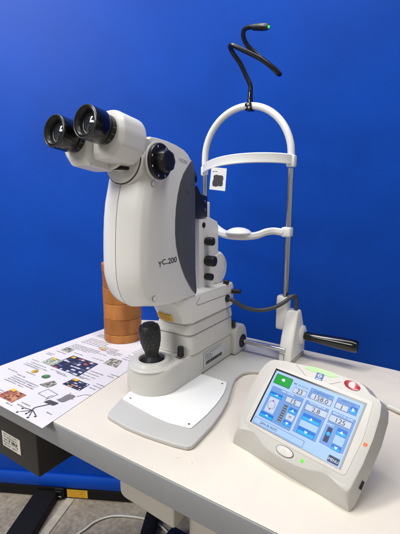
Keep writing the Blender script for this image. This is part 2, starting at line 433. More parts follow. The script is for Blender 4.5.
for q in ((-.879,.669),(-.764,.583),(-.842,.469),(-.917,.635)): pic([(q[0],q[1]),(q[0]+.014,q[1]),(q[0]+.014,q[1]+.009),(q[0],q[1]+.009)], M['yellow'])
def lines(x0, x1, y0, n, dy=.0075, m='ink', h=.0034):
    for i in range(n):
        xe = x1-(random.uniform(0,.3)*(x1-x0) if i == n-1 else 0)
        LV[0] += .0000012
        writing(b, M[m], I, x0, xe, y0-i*dy, h, LV[0], .0001, .12)
lines(-.905,-.80,.514,4); lines(-.905,-.87,.524,1,m='inkd',h=.004)
lines(-.95,-.86,.578,2); lines(-.945,-.86,.588,1); lines(-.95,-.84,.74,4); lines(-.95,-.86,.80,5,dy=.009)
lines(-.95,-.87,.84,3); lines(-.77,-.72,.64,4,dy=.012); lines(-.755,-.70,.765,3,dy=.012); lines(-.90,-.86,.695,1); lines(-.83,-.78,.70,1)
lines(-.82,-.77,.76,3); lines(-.76,-.71,.82,4,dy=.011); lines(-.76,-.70,.88,4,dy=.012); lines(-.79,-.745,.60,1); lines(-.86,-.80,.59,1); lines(-.90,-.85,.545,1)
lines(-.77,-.735,.45,2,dy=.01); lines(-.69,-.665,.455,1); lines(-.70,-.68,.52,1); lines(-.90,-.87,.43,1); lines(-.80,-.77,.43,1)
def stroke(pts, w, m):
    for p, q in zip(pts, pts[1:]):
        p = Vector(p); q = Vector(q); d = (q-p).normalized(); s_ = Vector((-d.y,d.x))*w/2
        pic([tuple(p-s_), tuple(q-s_), tuple(q+s_), tuple(p+s_)], m)
lines(-.955,-.925,.60,1); lines(-.96,-.93,.655,2); lines(-.95,-.90,.675,1); lines(-.86,-.80,.775,4); lines(-.84,-.79,.73,1); lines(-.83,-.78,.585,1)
lines(-.70,-.672,.60,3,dy=.011); lines(-.71,-.68,.655,2,dy=.011); lines(-.90,-.82,.455,2); lines(-.955,-.87,.455,4); lines(-.955,-.91,.53,1); lines(-.76,-.69,.92,2,dy=.012); lines(-.96,-.90,.905,4); lines(-.955,-.88,.925,1)
shelf([(-.948,.686),(-.95,.712),(-.915,.713),(-.911,.686)], M['pr_mid'], K('char','cream','sage'), 6, 4)
shelf([(-.862,.752),(-.865,.768),(-.84,.768),(-.837,.752)], M['pr_tan'], K('choc','cream'), 4, 3)
# line drawings of equipment
stroke([(-.775,.495),(-.735,.493),(-.733,.517),(-.773,.520),(-.775,.495)], .0015, M['ink'])
stroke([(-.72,.434),(-.726,.455),(-.712,.48)], .0035, M['inkd']); stroke([(-.716,.50),(-.708,.52),(-.714,.538)], .002, M['ink']); pic(roundpoly([(-.732,.478),(-.728,.492),(-.698,.494),(-.70,.480)],.004), M['inkd'])
stroke([(-.743,.441),(-.72,.445),(-.698,.437)], .0022, M['inkd']); stroke([(-.738,.427),(-.721,.445),(-.706,.427)], .0022, M['inkd'])
pic(roundpoly([(-.712,.498),(-.716,.530),(-.700,.536),(-.690,.532),(-.694,.50)],.006), M['ink']); stroke([(-.69,.534),(-.682,.55),(-.668,.556)], .0018, M['ink']); stroke([(-.734,.486),(-.742,.50),(-.738,.508)], .0018, M['ink'])
for q in ((-.745,.438),(-.695,.434),(-.741,.423),(-.704,.423),(-.72,.43)): pic(ell(q[0],q[1],.003,.003,10), M['inkd'])
stroke([(-.73,.78),(-.715,.81),(-.73,.84),(-.71,.85)], .003, M['inkd']); stroke([(-.745,.78),(-.70,.775)], .003, M['inkd']); stroke([(-.75,.85),(-.72,.865),(-.72,.89),(-.755,.885),(-.75,.85)], .0015, M['ink'])
tag(b.build('printed_poster', loc=(-.82,.65,T), flat=True), 'white printed product sheet with small photos overhanging the table corner', 'poster')

# ------------------------------------------------------------------ tape rolls
TC = Vector((-.868,.863,0)); z = T+.0016
hs = [.025,.048,.048,.048,.048,.025]
names = ['thin brown tape roll at the very bottom of the stack, on the printed sheet','brown tape roll second from the bottom of the stack','brown tape roll third from the bottom of the stack',
         'brown tape roll fourth from the bottom, partly behind the ivory housing','brown tape roll second from the top, peeking out beside the ivory housing','thin brown tape roll on top of the stack behind the ivory housing']
def roll(h, r):
    b = MB(); prof = [(.038,0),(r-.0015,0),(r,.0015),(r,h-.0015),(r-.0015,h),(.038,h),(.038,0)]
    b.lathe(prof, M['tape'], seg=72, closed_ends=False)
    o = b.build('tape_roll')
    b = MB(); b.lathe([(.0375,.001),(.0375,h-.001),(.0352,h-.001),(.0352,.001),(.0375,.001)], M['core'], seg=48, closed_ends=False)
    c = b.build('cardboard_core'); c.parent = o
    return o
for i, h in enumerate(hs):
    o = roll(h-.0006, [.0585,.0578,.0583,.0576,.058,.0574][i]); o.location = (TC.x+random.uniform(-.0012,.0012), TC.y+random.uniform(-.0012,.0012), z); o.rotation_euler.z = random.uniform(0,6)
    tag(o, names[i], 'tape roll', 'brown tape rolls stacked on the sheet'); z += h

# ------------------------------------------------------------------ chin rest assembly
rt = thing('chin_rest', (-.521,1.0,T), 'white chin and forehead rest on chrome poles behind the slit lamp, with grey base plate', 'chin rest')
bp_r = [(-.558,.509),(-.51,.503),(-.462,.504),(-.40,.511),(-.374,.517),(-.368,.524),(-.3675,.535),(-.372,.6),(-.381,.65),(-.392,.692),(-.408,.735),(-.42,.765),(-.430,.796),(-.4315,.82),(-.429,.838),(-.42,.853),(-.40,.866),(-.38,.870),(-.362,.872),(-.352,.88),(-.352,1.058),
        (-.70,1.06),(-.70,.90),(-.69,.885),(-.65,.86),(-.632,.83),(-.628,.78),(-.62,.70),(-.597,.59),(-.575,.523),(-.568,.512)]
b = MB(); b.prism(bp_r, 2, T+.0005, T+.009, M['lgrey'], bevel=.0025)
b.build('base_plate', rt)
b = MB(); wp_ = roundpoly([(-.588,.572),(-.535,.5635),(-.49,.557),(-.446,.5545),(-.398,.564),(-.399,.62),(-.405,.67),(-.415,.715),(-.427,.748),(-.436,.765),(-.50,.768),(-.61,.76),(-.605,.66)], [.008,.01,.01,.01,.006,.01,.01,.01,.004,.003,.003,.01,.01], 3)
b.prism(wp_, 2, T+.0094, T+.0112, M['slidew'], bevel=.0005)
for q in ((-.572,.583),(-.409,.573),(-.441,.752)): b.lathe([(.0024,0),(.0024,.0006),(.001,.0008)], M['screw'], (q[0],q[1],T+.0112), seg=14)
b.build('slide_plate', rt)
b = MB(); b.lathe([(.0065,0),(.0065,.30)], M['chrome'], (-.67,.957,.79), (1,0,0), 24); b.build('rail', rt)
RX, LX, PY = -.391, -.652, 1.0
# feet
def foot(x0, x1, hand):
    b = MB()
    side = [(.955,T+.0092),(1.062,T+.0092),(1.062,.79),(1.056,.815),(1.045,.842),(1.033,.866),(1.024,.884),(1.020,.889),(.998,.889),(.992,.886),(.988,.872),(.980,.850),(.968,.822),(.958,.79)]
    b.prism(side, 0, x0, x1, M['shell'], bevel=.006, seg=4)
    o = b.build('foot', rt)
    return o
f1 = foot(-.388,-.352,1); f2 = foot(-.690,-.655,0)
b = MB(); b.box((-.3885,.9546,T+.028),(-.372,.9556,T+.029), M['dark']); b.box((-.3725,.9546,T+.0095),(-.3715,.9556,T+.029), M['dark']); b.build('seam', rt, f1, flat=True)
b = MB(); b.lathe([(.026,0),(.026,.004),(.021,.007),(.012,.009)], M['shell'], (-.3525,1.032,.815), (1,0,0), 36); b.build('boss', rt, f1)
b = MB(); b.lathe([(.0105,0),(.0115,.004),(.0120,.03),(.0140,.06),(.0158,.10),(.0165,.128),(.0160,.138),(.0135,.142),(.006,.1425)], M['handle'], (-.345,1.03,.814), (1,0,-.01), 36)
b.lathe([(.0055,0),(.0055,.0012)], M['black'], (-.2025,1.03,.8125), (1,0,0), 20)
b.build('grip_handle', rt)
for x, s in ((RX,1),(LX,-1)):
    b = MB(); xa, xb = (x-.022, x+.009)
    b.prism(roundpoly([(PY-.011,.83),(PY+.019,.83),(PY+.019,.915),(PY+.015,.926),(PY-.007,.926),(PY-.011,.915)], [.012,.012,.006,.003,.003,.006]), 0, xa, xb, M['shell'], bevel=.004)
    b.build('pole_bracket', rt)
    b = MB(); b.lathe([(.0078,0),(.0078,.20),(.0078,.352)], M['chrome'], (x,PY,.91), seg=24)
    b.lathe([(.0086,0),(.0086,.022)], M['chrome'], (x,PY,1.228 if x < -.5 else 1.238), seg=24)
    b.build('pole', rt)
# arch
cx = (RX+LX)/2; rr = (RX-LX)/2
pts = [(LX,PY,1.251),(LX,PY,1.265),(LX,PY,1.28)]+[(cx-rr*math.cos(t),PY,1.293+rr*1.02*math.sin(t)) for t in [math.pi*k/16 for k in range(17)]]+[(RX,PY,1.285),(RX,PY,1.276),(RX,PY,1.267)]
b = MB(); b.tube(pts, .0092, M['shell_w'], seg=20, n=5); b.build('arch', rt)
# forehead band
b = MB(); loops = []
N = 36
for k in range(N+1):
    t = k/N; x = (LX-.002)+(RX+.010-LX+.002)*t; y = PY-.004-.075*(math.sin(math.pi*t)**.7)
    zc = 1.262+.019*t+.0125*math.sin(math.pi*t)**.6
    hh = .0125; th = .0035
    loops.append([(x,y-th,zc-hh+.002),(x,y-th+.0012,zc),(x,y-th,zc+hh-.002),(x,y,zc+hh),(x,y+th,zc+hh-.002),(x,y+th,zc),(x,y+th,zc-hh+.002),(x,y,zc-hh)])
b.loft(loops, M['shell_w']); 
b.box((RX-.009,PY-.012,1.264),(RX+.013,PY+.008,1.294), M['shell_w'], .004)
b.box((LX-.008,PY-.012,1.2485),(LX+.008,PY+.008,1.275), M['shell_w'], .004)
b.build('forehead_band', rt)
# chin support
b = MB()
b.box((RX-.016,PY-.013,1.086),(RX+.010,PY+.012,1.112), M['shell_w'], .005)
b.box((LX-.012,PY-.013,1.090),(LX+.012,PY+.012,1.116), M['shell_w'], .005)
path = [(RX-.012,PY-.006,1.099),(RX-.035,PY-.014,1.1015),(RX-.052,PY-.03,1.099),(RX-.070,PY-.05,1.091),(cx+.03,PY-.066,1.088),(cx-.01,PY-.066,1.089),(cx-.035,PY-.062,1.094),(LX+.070,PY-.05,1.103),(LX+.05,PY-.035,1.112),(LX+.03,PY-.014,1.112),(LX+.01,PY-.006,1.106)]
P = catmull(path, 6); loops = []
for i, p in enumerate(P):
    t = (P[min(i+1,len(P)-1)]-P[max(i-1,0)]); s_ = Vector((t.y,-t.x,0)).normalized()
    w = .009+.010*math.exp(-((p.x-cx)/.06)**2); h = .0095
    loops.append([p+s_*w+Vector((0,0,-h*.3)), p+s_*w*.9+Vector((0,0,h*.6)), p+Vector((0,0,h*.9)), p-s_*w*.9+Vector((0,0,h*.6)), p-s_*w+Vector((0,0,-h*.3)), p-s_*w*.6+Vector((0,0,-h)), p+s_*w*.6+Vector((0,0,-h))])
b.loft(loops, M['shell_w'])
b.build('chin_bar', rt)
b = MB(); b.lathe([(.004,-.003),(.028,-.001),(.0345,.004),(.034,.006),(.027,.012),(.016,.0165),(.006,.018)], M['shell_w'], (cx+.020,PY-.068,1.0925), seg=40)
cup = b.build('chin_cup', rt)
# fixation lamp
b = MB()
by = PY
b.box((cx+.002,by-.016,1.412),(cx+.020,by+.013,1.432), M['gloss'], .004)
for q in (.006,.016): b.lathe([(.003,0),(.003,.001)], M['screw'], (cx+q,by-.016,1.419), (0,-1,0), 16)
b.lathe([(.0075,0),(.0075,.012),(.0065,.014),(.0065,.034)], M['gloss'], (cx+.011,by,1.430), seg=20)
fx = b.build('fixation_lamp', rt)
gp = [(cx+.011,1.0,1.455),(-.511,1.0,1.476),(-.523,.995,1.503),(-.534,.985,1.530),(-.545,.965,1.552),(-.542,.945,1.561),(-.528,.935,1.558),(-.50,.94,1.543),(-.46,.955,1.520),(-.436,.97,1.500),(-.428,.985,1.490),(-.430,1.0,1.492),(-.45,1.02,1.511),(-.478,1.035,1.533),(-.508,1.035,1.558),(-.530,1.02,1.580),(-.536,1.005,1.598),(-.530,.995,1.611),(-.514,.99,1.613),(-.49,.985,1.607)]
b = MB(); b.tube(gp, .0058, M['goose'], seg=14, n=8); b.build('gooseneck', rt, fx)
b = MB(); dtip = Vector((.045,-.006,-.010)).normalized()
b.lathe([(.0062,-.006),(.0078,-.004),(.0085,.012),(.0090,.024),(.0080,.034),(.0060,.040),(.0055,.040)], M['black'], (-.494,.986,1.608), dtip, 24)
tp = b.build('lamp_head', rt, fx)
b = MB(); b.sphere(Vector((-.494,.986,1.608))+dtip*.0400, .0036, M['tipled']); b.build('green_diode', rt, fx)

# card
b = MB(); A, Bq, Cq, D = Vector((-.5716,.915,1.266)), Vector((-.5212,.915,1.261)), Vector((-.5337,.919,1.2045)), Vector((-.5847,.919,1.2095))
ex = (Bq-A).normalized(); ey = (A-D); ey = (ey-ex*ey.dot(ex)).normalized(); FC = frame(D, ex, ey)
w, h = (Bq-A).length, .0575
b.plate([(0,0),(w-.002,0),(w-.001,h),(0.003,h)], M['slidew'], FC, 0, .0006)
blob = [(.0095,.010),(.017,.0085),(.024,.0095),(.0265,.0115),(.034,.0105),(.0395,.0125),(.0405,.018),(.0398,.024),(.0415,.031),(.0400,.0375),(.034,.0392),(.0275,.0385),(.022,.0398),(.0150,.0385),(.0110,.036),(.0118,.029),(.0098,.024),(.0082,.018)]
b.plate(blob, M['inkd'], FC, .0008, .0001)
b.plate([(.008,.046),(.014,.0465),(.014,.0482),(.008,.0478)], M['ink'], FC, .0008, .0001); b.plate([(.016,.0468),(.022,.047),(.022,.0488),(.016,.0484)], M['ink'], FC, .0008, .0001)
tag(b.build('hanging_card', loc=(-.55,.917,1.23), flat=True), 'small white card with a dark blotch hanging under the forehead band', 'card')

# ------------------------------------------------------------------ slit lamp
CX = -.567
rt = thing('laser_slit_lamp', (CX,.75,T), 'large ivory laser slit lamp with black eyepieces and joystick, in the middle of the table', 'slit lamp')
# --- base
def stadium(cx, cy, r, yb, xr=None, n=20, rb=.012):
    pts = [(cx+r*math.cos(math.pi+math.pi*k/n), cy+r*math.sin(math.pi+math.pi*k/n)) for k in range(n+1)]
    pts += roundpoly([(cx+r,yb-.04),(cx+r,yb),(cx-r,yb),(cx-r,yb-.04)], [0,rb,rb,0], 4)[0:]
    return pts
def inset(pts, cx, cy, yb, r, d):
    out = []
    for x, y in pts:
        yy = y
        if y < cy:
            v = Vector((x-cx,y-cy)); v = v*(r-d)/r if v.length else v; out.append((cx+v.x,cy+v.y))
        else:
            out.append((cx+(x-cx)*(r-d)/r, min(y,yb-d)))
    return out
BC = (CX-.006,.6655); BR = .0635
st = stadium(BC[0],BC[1],BR,.95)
def topz(y, z0=.817): return z0+(.010 if y > .74 else .010*max(0,(y-.62)/.12))
b = MB(); L = []
for d, zz in ((.001,T+.0115),(0,T+.014),(.0015,.800),(.003,.811),(.0055,.8155),(.009,.8175)):
    q = inset(st,BC[0],BC[1],.95,BR,d); L.append([(x,y,zz+((topz(y)-.817) if zz > .79 else 0)) for x, y in q])
b.loft(L, M['grey'])
base = b.build('base', rt, ang=50)
# collar rings around the joystick
JC = Vector((-.572,.657,0))
b = MB(); b.lathe([(.0545,0),(.0540,.0015),(.0520,.004),(.0480,.0055),(.0460,.0058),(.0425,.0085),(.0400,.0118),(.0370,.0130),(.0315,.0135),(.0300,.0125),(.0290,.0080),(.0280,.001)], M['grey'], (JC.x,JC.y,.8155), (0,-.03,1), 56, closed_ends=False)
b.build('joystick_collar', rt, base)
b = MB(); b.lathe([(.0284,0),(.0284,.001)], M['gap'], (JC.x,JC.y,.8200), seg=40); b.build('joystick_socket', rt, base)
jd = Vector((-.085,-.03,1)).normalized()
b = MB(); b.lathe([(.0225,0),(.021,.006),(.0165,.012),(.0150,.018),(.0172,.026),(.0205,.036),(.0232,.048),(.0245,.060),(.0245,.072),(.0235,.080),(.0210,.0855),(.0165,.0875),(.0145,.0876),(.0140,.0905),(.0080,.0915),(.002,.0917)], M['rubber'], (JC.x+.002,JC.y,.821), jd, 40)
q = jd.to_track_quat('Z','Y').to_matrix().to_4x4(); JM = Matrix.Translation((JC.x+.002,JC.y,.821)) @ q
for row in range(5):
    hh = .036+row*.0095; r0 = [.0205,.0228,.0243,.0246,.0243][row]
    for k in range(14):
        a = 2*math.pi*(k+.5*(row % 2))/14; b.sphere((r0*math.cos(a),r0*math.sin(a),hh), .0009, M['dot'], mtx=JM)
b.build('joystick', rt)
KC = (-.527,.706,.8265)
b = MB(); b.lathe([(.0085,0),(.0085,.003),(.0078,.004),(.0076,.020),(.0066,.0225),(.003,.023)], M['black'], KC, seg=28)
b.build('lock_knob', rt)
b = MB(); arc = [(KC[0]+.013*math.cos(t),KC[1]+.013*math.sin(t),KC[2]+.0002) for t in [R(-110+12*k) for k in range(12)]]
b.tube(arc, .0008, M['txtblk'], seg=6, n=2); b.build('dial_mark', rt, base)
# nameplate
F = frame((-.5091,.778,.773),(0,1,0),(0,0,1)); b = MB()
b.plate([(0,0),(.094,0),(.094,.037),(0,.037)], M['silverl'], F, 0, .0003)
x = .008
while x < .088:
    w = random.choice((.0006,.001,.0018,.0026)); b.plate([(x,.005),(x+w,.005),(x+w,.014),(x,.014)], M['txtblk'], F, .0004, .0001); x += w+random.choice((.0005,.0009))
for r_ in range(4): writing(b, M['inkd'], F, .004, .030+.045*random.random()+(.01 if r_ == 3 else 0), .0175+r_*.0046, .0026, .0004)
b.build('nameplate', rt, base, flat=True)
# wheel pods at rear
b = MB()
b.prism(roundpoly([(.915,T+.010),(.985,T+.010),(.987,.80),(.975,.832),(.955,.842),(.93,.840),(.913,.825)], [.008,.008,.012,.012,.012,.012,.012]), 0, -.535, -.497, M['grey'], bevel=.004)
b.prism(roundpoly([(.915,T+.010),(.985,T+.010),(.987,.80),(.975,.832),(.955,.842),(.93,.840),(.913,.825)], [.008,.008,.012,.012,.012,.012,.012]), 0, -.637, -.60, M['grey'], bevel=.004)
b.box((-.60,.925,T+.02),(-.535,.98,.825), M['grey'], .006)
b.build('wheel_housing', rt)
b = MB(); b.lathe([(.019,0),(.019,.0025),(.017,.0035),(.013,.0035),(.012,.0015),(.0075,.0015)], M['black'], (-.4975,.957,.79), (1,0,0), 36); b.build('wheel', rt)
b = MB(); b.lathe([(.0055,0),(.0055,.016),(.004,.018)], M['black'], (-.508,.925,.838), seg=20); b.build('lock_pin', rt)
# pedestal tiers
PX0, PX1 = -.619, -.511
b = MB()
def rr_(x0,x1,y0,y1,r): return roundpoly([(x0,y0),(x1,y0),(x1,y1),(x0,y1)], r, 6)
def tier(z0, z1, g, m='grey', tap=.0, yb=.935, y0=.722):
    P0 = rr_(PX0-g,PX1+g,y0-g,yb+g,.022+g); P1 = rr_(PX0-g+tap,PX1+g-tap,y0-g+tap,yb+g-tap,.022+g); P2 = rr_(PX0-g+tap+.003,PX1+g-tap-.003,y0-g+tap+.003,yb+g-tap-.003,.02+g)
    b.loft([[(x,y,z0) for x, y in P0],[(x,y,z1-.003) for x, y in P1],[(x+(0),y,z1-.0008) for x, y in rr_(PX0-g+tap+.0008,PX1+g-tap-.0008,y0-g+tap+.0008,yb+g-tap-.0008,.022+g)],[(x,y,z1) for x, y in P2]], M[m])
tier(.822,.868,.0015,tap=.003); 
tier(.8678,.8715,-.0014,'txtgrey'); 
tier(.8712,.894,-.0005,tap=.002); tier(.8935,.901,-.006)
b.build('pedestal', rt, ang=40)
# swing arm
b = MB()
prof = [(.716,.8985),(.925,.8985),(.932,.906),(.932,.954),(.925,.964),(.80,.9675),(.70,.9665),(.685,.962),(.682,.954),(.685,.945),(.702,.918),(.709,.902)]
L = []
xs = [(PX0+.004,.008,.035),(PX0+.005,.003,.028),(PX0+.011,0,.016),(PX0+.025,0,.006),(PX0+.054,0,0),(PX1-.020,0,.0025),(PX1-.0145,0,.005),(PX1-.0035,.001,.020),(PX1-.001,.005,.025)]
for x, e, s in xs:
    lp = []
    for y, zz in prof:
        fw = max(0,min(1,(.80-y)/.06)); lp.append((x, y+s*fw+ (e if y < .8 else -e), zz+(e*.6 if zz < .93 else -e*.6)))
    L.append(lp)
b.loft(L, M['shell'])
arm = b.build('swing_arm', rt, ang=28)
b = MB(); F = frame((PX1-.0008,.745,.905),(0,1,0),(0,0,1))
stp = [((0.005,.040),(.02,.052)),((.005,.040),(.01,.034)),((.01,.034),(.175,.030))]
for p, q2 in stp:
    p = Vector(p); q2 = Vector(q2); d = (q2-p).normalized(); s_ = Vector((-d.y,d.x))*.0004; b.plate([tuple(p-s_),tuple(q2-s_),tuple(q2+s_),tuple(p+s_)], M['dark'], F, 0, .0003)
b.build('cover_seam', rt, arm, flat=True)
# warning label on slanted front
b = MB(); n0 = Vector((PX0+.014,.7095,.9300)); 
fy = Vector((0,-.0128,.020)).normalized(); fxv = Vector((1,-.02,0)).normalized(); fyv = (fy-fxv*fy.dot(fxv)).normalized()
F = frame(Vector((-.5875,.7075,.9045)), fxv, fyv)
b.prism([(0,0),(.039,0),(.039,.020),(0,.020)], 2, -.008, .0008, M['yellow'], mtx=F)
for r_ in range(3): writing(b, M['orange'], F, .004, .036, .0032+r_*.0052, .0032, .0009)
b.build('warning_label', rt, arm, flat=True)
b = MB(); b.lathe([(.0022,0),(.0022,.001)], M['gap'], (PX1-.024,.6985,.936), (0.1,-.84,-.4), 14); b.build('screw', rt, arm)
b = MB(); b.lathe([(.012,0),(.012,.06),(.010,.062)], M['black'], (-.600,.752,.935), (-1,0,0), 24); b.build('fixing_screw', rt)
b = MB(); b.lathe([(.010,0),(.010,.004),(.007,.006)], M['black'], (PX1-.001,.893,.925), (1,0,0), 24); b.build('cable_grommet', rt, arm)
b = MB(); b.lathe([(.0065,0),(.0065,.022),(.005,.024)], M['black'], (PX1+.000,.918,.940), (1,.35,0), 24); b.build('clamp_knob', rt)
b = MB(); b.lathe([(.0065,0),(.0065,.012),(.005,.014)], M['black'], (-.522,.892,.968), (1,.3,0), 24); b.build('clamp_knob', rt)
b = MB(); b.tube([(PX1+.002,.893,.925),(-.492,.897,.920),(-.47,.915,.902),(-.44,.940,.893),(-.41,.960,.899),(-.385,.972,.915),(-.371,.985,.929),(-.3645,1.000,.930),(-.3635,1.008,.915),(-.3635,1.008,.885)], .0056, M['cable'], n=10)
b.build('signal_cable', rt)
# --- tower
b = MB(); tp_ = [(.797,.962),(.88,.966),(.886,.975),(.886,1.115),(.880,1.128),(.845,1.140),(.797,1.139)]
b.prism(tp_, 0, -.602, -.535, M['shell'], bevel=.003)
tow = b.build('illumination_tower', rt)
b = MB(); b.lathe([(.020,0),(.040,.002),(.044,.006),(.044,.045),(.038,.052),(.02,.053)], M['shell'], (-.585,.888,1.005), (1,0,0), 40); b.build('lamp_housing', rt)
for (y, zz, r, d) in ((.825,1.083,.0105,.022),(.826,1.034,.0135,.026),(.824,.994,.0088,.020)):
    b = MB(); prof = [(r*.85,0),(r*.85,.003),(r,.004)]+[(r,d-.003),(r*.92,d-.0008),(r*.7,d)]
    b.lathe(prof, M['rubber'], (-.5345,y,zz), (1,.05,0), 12 if r > .012 else 28)
    b.build('control_knob', rt)
b = MB(); b.lathe([(.0065,0),(.0065,.0015),(.004,.0018)], M['gap'], (-.535,.815,1.123), (1,0,0), 24); b.build('aperture', rt, tow)
b = MB(); b.lathe([(.0035,0),(.0035,.003)], M['black'], (-.556,.7968,1.104), (0,-1,0), 16); b.build('set_screw', rt, tow)
b = MB(); b.prism(roundpoly([(.775,1.1415),(.829,1.1415),(.829,1.192),(.80,1.198),(.785,1.218),(.775,1.215)], .003), 0, -.590, -.533, M['black'], bevel=.0015)
bb = b.build('mirror_box', rt)
b = MB()
for zz in (1.160,1.180): b.lathe([(.0032,0),(.0032,.001),(.002,.0018)], M['screw'], (-.533,.819,zz), (1,0,0), 18)
b.build('screw', rt, bb)
b = MB(); b.box((-.548,.832,1.13),(-.536,.846,1.178), M['shell'], .003); b.build('mirror_post', rt)

# --- body
prof = [ # (y, z, front weight)
 (.602,.9655,.8),(.588,.968,1),(.573,.977,1),(.562,.992,1),(.554,1.013,1),(.550,1.035,1),(.5495,1.06,1),(.5505,1.09,1),(.5525,1.12,1),(.5555,1.15,1),(.5605,1.18,1),(.568,1.205,1),(.575,1.230,1),(.580,1.250,.9),(.583,1.275,.6),(.584,1.290,.3),
 (.588,1.299,.1),(.597,1.3035,0),(.620,1.303,0),(.649,1.3005,0),(.678,1.2955,0),(.702,1.289,0),(.718,1.2800,0),(.728,1.2690,0),(.735,1.252,0),(.738,1.22,0),(.739,1.17,0),(.739,1.10,0),(.739,1.03,0),(.742,.995,0),(.745,.977,0),(.742,.969,0),(.735,.9665,0),(.69,.9655,0),(.64,.9655,.2)]
cyy = sum(p[0] for p in prof)/len(prof); czz = sum(p[1] for p in prof)/len(prof)
HW = .0575
def sec(x, s, e):
    out = []
    for i, (y, zz, w) in enumerate(prof):
        a = prof[i-1]; c = prof[(i+1) % len(prof)]
        tn = Vector((c[0]-a[0], c[1]-a[1])).normalized(); nn = Vector((tn.y,-tn.x))
        if nn.dot(Vector((cyy-y,czz-zz))) < 0: nn = -nn
        out.append((x, y+s*w+nn.x*e, zz+nn.y*e+(s*.45*w if zz < 1.03 else 0)))
    return out
xs = [(-HW,.0285,.0035),(-HW+.001,.0275,.0012),(-HW+.0035,.0225,0),(-.0505,.0160,0),(-.0485,.0140,0),(-.036,.0088,0),(-.018,.0036,0),(-.005,.0006,0),(-.0007,.0001,0),(.0007,.0001,0),(.005,.0006,0),(.018,.0036,0),(.036,.0088,0),(.0485,.0140,0),(.0505,.0160,0),(HW-.0035,.0225,0),(HW-.001,.0275,.0012),(HW,.0285,.0035)]
b = MB(); b.loft([[ (CX+p[0],p[1],p[2]) for p in sec(x,s,e)] for x, s, e in xs], M['shell'])
i = b.mi(M['dark']); b.bm.verts.ensure_lookup_table()
for f in b.bm.faces:
    c = f.calc_center_median()
    if abs(c.x-CX) < .0006 and c.y < .605 and c.z < 1.25: f.material_index = i
body = b.build('body_housing', rt, ang=24)
SX = CX+HW
# crescent panel
fr = [(.7245,1.266),(.712,1.254),(.698,1.240),(.686,1.220),(.677,1.195),(.671,1.17),(.6675,1.14),(.667,1.115),(.670,1.09),(.677,1.066),(.688,1.04),(.700,1.018),(.713,1.000),(.727,.983),(.742,.9695)]
re = [(.7455,.977),(.7435,.995),(.7405,1.03),(.7405,1.10),(.7405,1.17),(.7395,1.22),(.7365,1.2525),(.7315,1.2655),(.7285,1.2695)]
b = MB(); b.prism(fr+re, 0, SX-.02, SX+.0016, M['slate'], bevel=.0009, seg=2)
b.build('side_panel', rt, body)
for y, zz, mm, x0 in ((.711,1.206,'slate',0),(.602,1.217,'shell',-.0002),(.598,.990,'shell',-.0008)):
    b = MB()
    if mm == 'slate': b.lathe([(.0052,0),(.0052,.0022),(.0045,.0028),(.0015,.0028)], M[mm], (SX,y,zz), (1,0,0), 22)
    else:
        b.lathe([(.0062,0),(.0062,.0004-x0*.5)], M['dark'], (SX+x0,y,zz), (1,0,0), 24); b.lathe([(.0058,.0002),(.0058,.0010),(.005,.0014),(.001,.0014)], M['shell'], (SX+x0,y,zz), (1,0,0), 24)
    b.build('screw_cap', rt, body)
# printed names
b = MB(); F = frame((SX,.6105,1.0600),(0,1,0),(0,0,1))
b.text('Y', .0165, M['txtblk'], F @ Matrix.Translation((0,-.0026,0)), .0001, sx=1.1, bold=.0003)
b.text('C', .0155, M['txtblk'], F @ Matrix.Translation((.0115,.0006,0)), .0001, sx=1.15, bold=.0003)
b.text('200', .0165, M['txtblk'], F @ Matrix.Translation((.0315,.0,0)), .0001, sx=1.22, bold=.0003)
b.plate([(.0245,-.0040),(.0310,-.0040),(.0310,-.0024),(.0245,-.0024)], M['txtblk'], F, 0, .0002)
b.build('model_name', rt, body, flat=True)
b = MB(); F = frame((SX,.683,1.2675),(0,.985,-.17),(0,.17,.985)); b.text('NIDEK', .0105, M['txtgrey'], F, .0001, sx=1.0, bold=.0001)
b.build('maker_name', rt, body, flat=True)
# magnification dial
DC = (SX-.001,.6165,1.2595)
b = MB(); b.lathe([(.0375,0),(.0375,.0022),(.036,.003),(.030,.003)], M['shell'], DC, (1,0,0), 56); 
b.lathe([(.0345,.0025),(.0345,.0068),(.0325,.0090),(.026,.0095)], M['black'], DC, (1,0,0), 56)
for a in (60,110,160,200,250,290,330):
    y = DC[1]+.0288*math.cos(R(a)); zz = DC[2]+.0288*math.sin(R(a)); F = frame((DC[0]+.0088,y,zz),(0,1,0),(0,0,1)); b.plate([(-.0012,-.0018),(.0012,-.0018),(.0012,.0018),(-.0012,.0018)], M['white'], F, 0, .0008)
dial = b.build('magnification_dial', rt)
b = MB(); loops = []
for hh, r in ((.0095,.0205),(.012,.0212),(.024,.0208),(.0272,.0195),(.0288,.016),(.0292,.010),(.0285,.004)):
    loops.append([((r+.0006*math.cos(8*a))*math.cos(a),(r+.0006*math.cos(8*a))*math.sin(a),hh) for a in [2*math.pi*k/90 for k in range(90)]])
X = Matrix.Translation(DC) @ Vector((1,0,0)).to_track_quat('Z','Y').to_matrix().to_4x4()
b.loft(loops, M['black'], mtx=X); b.build('knob', rt, dial)
b = MB(); b.lathe([(.024,0),(.024,.016),(.020,.020)], M['gloss'], (CX+.028,.742,1.232), (0,1,0), 40); b.build('rear_lens_ring', rt)

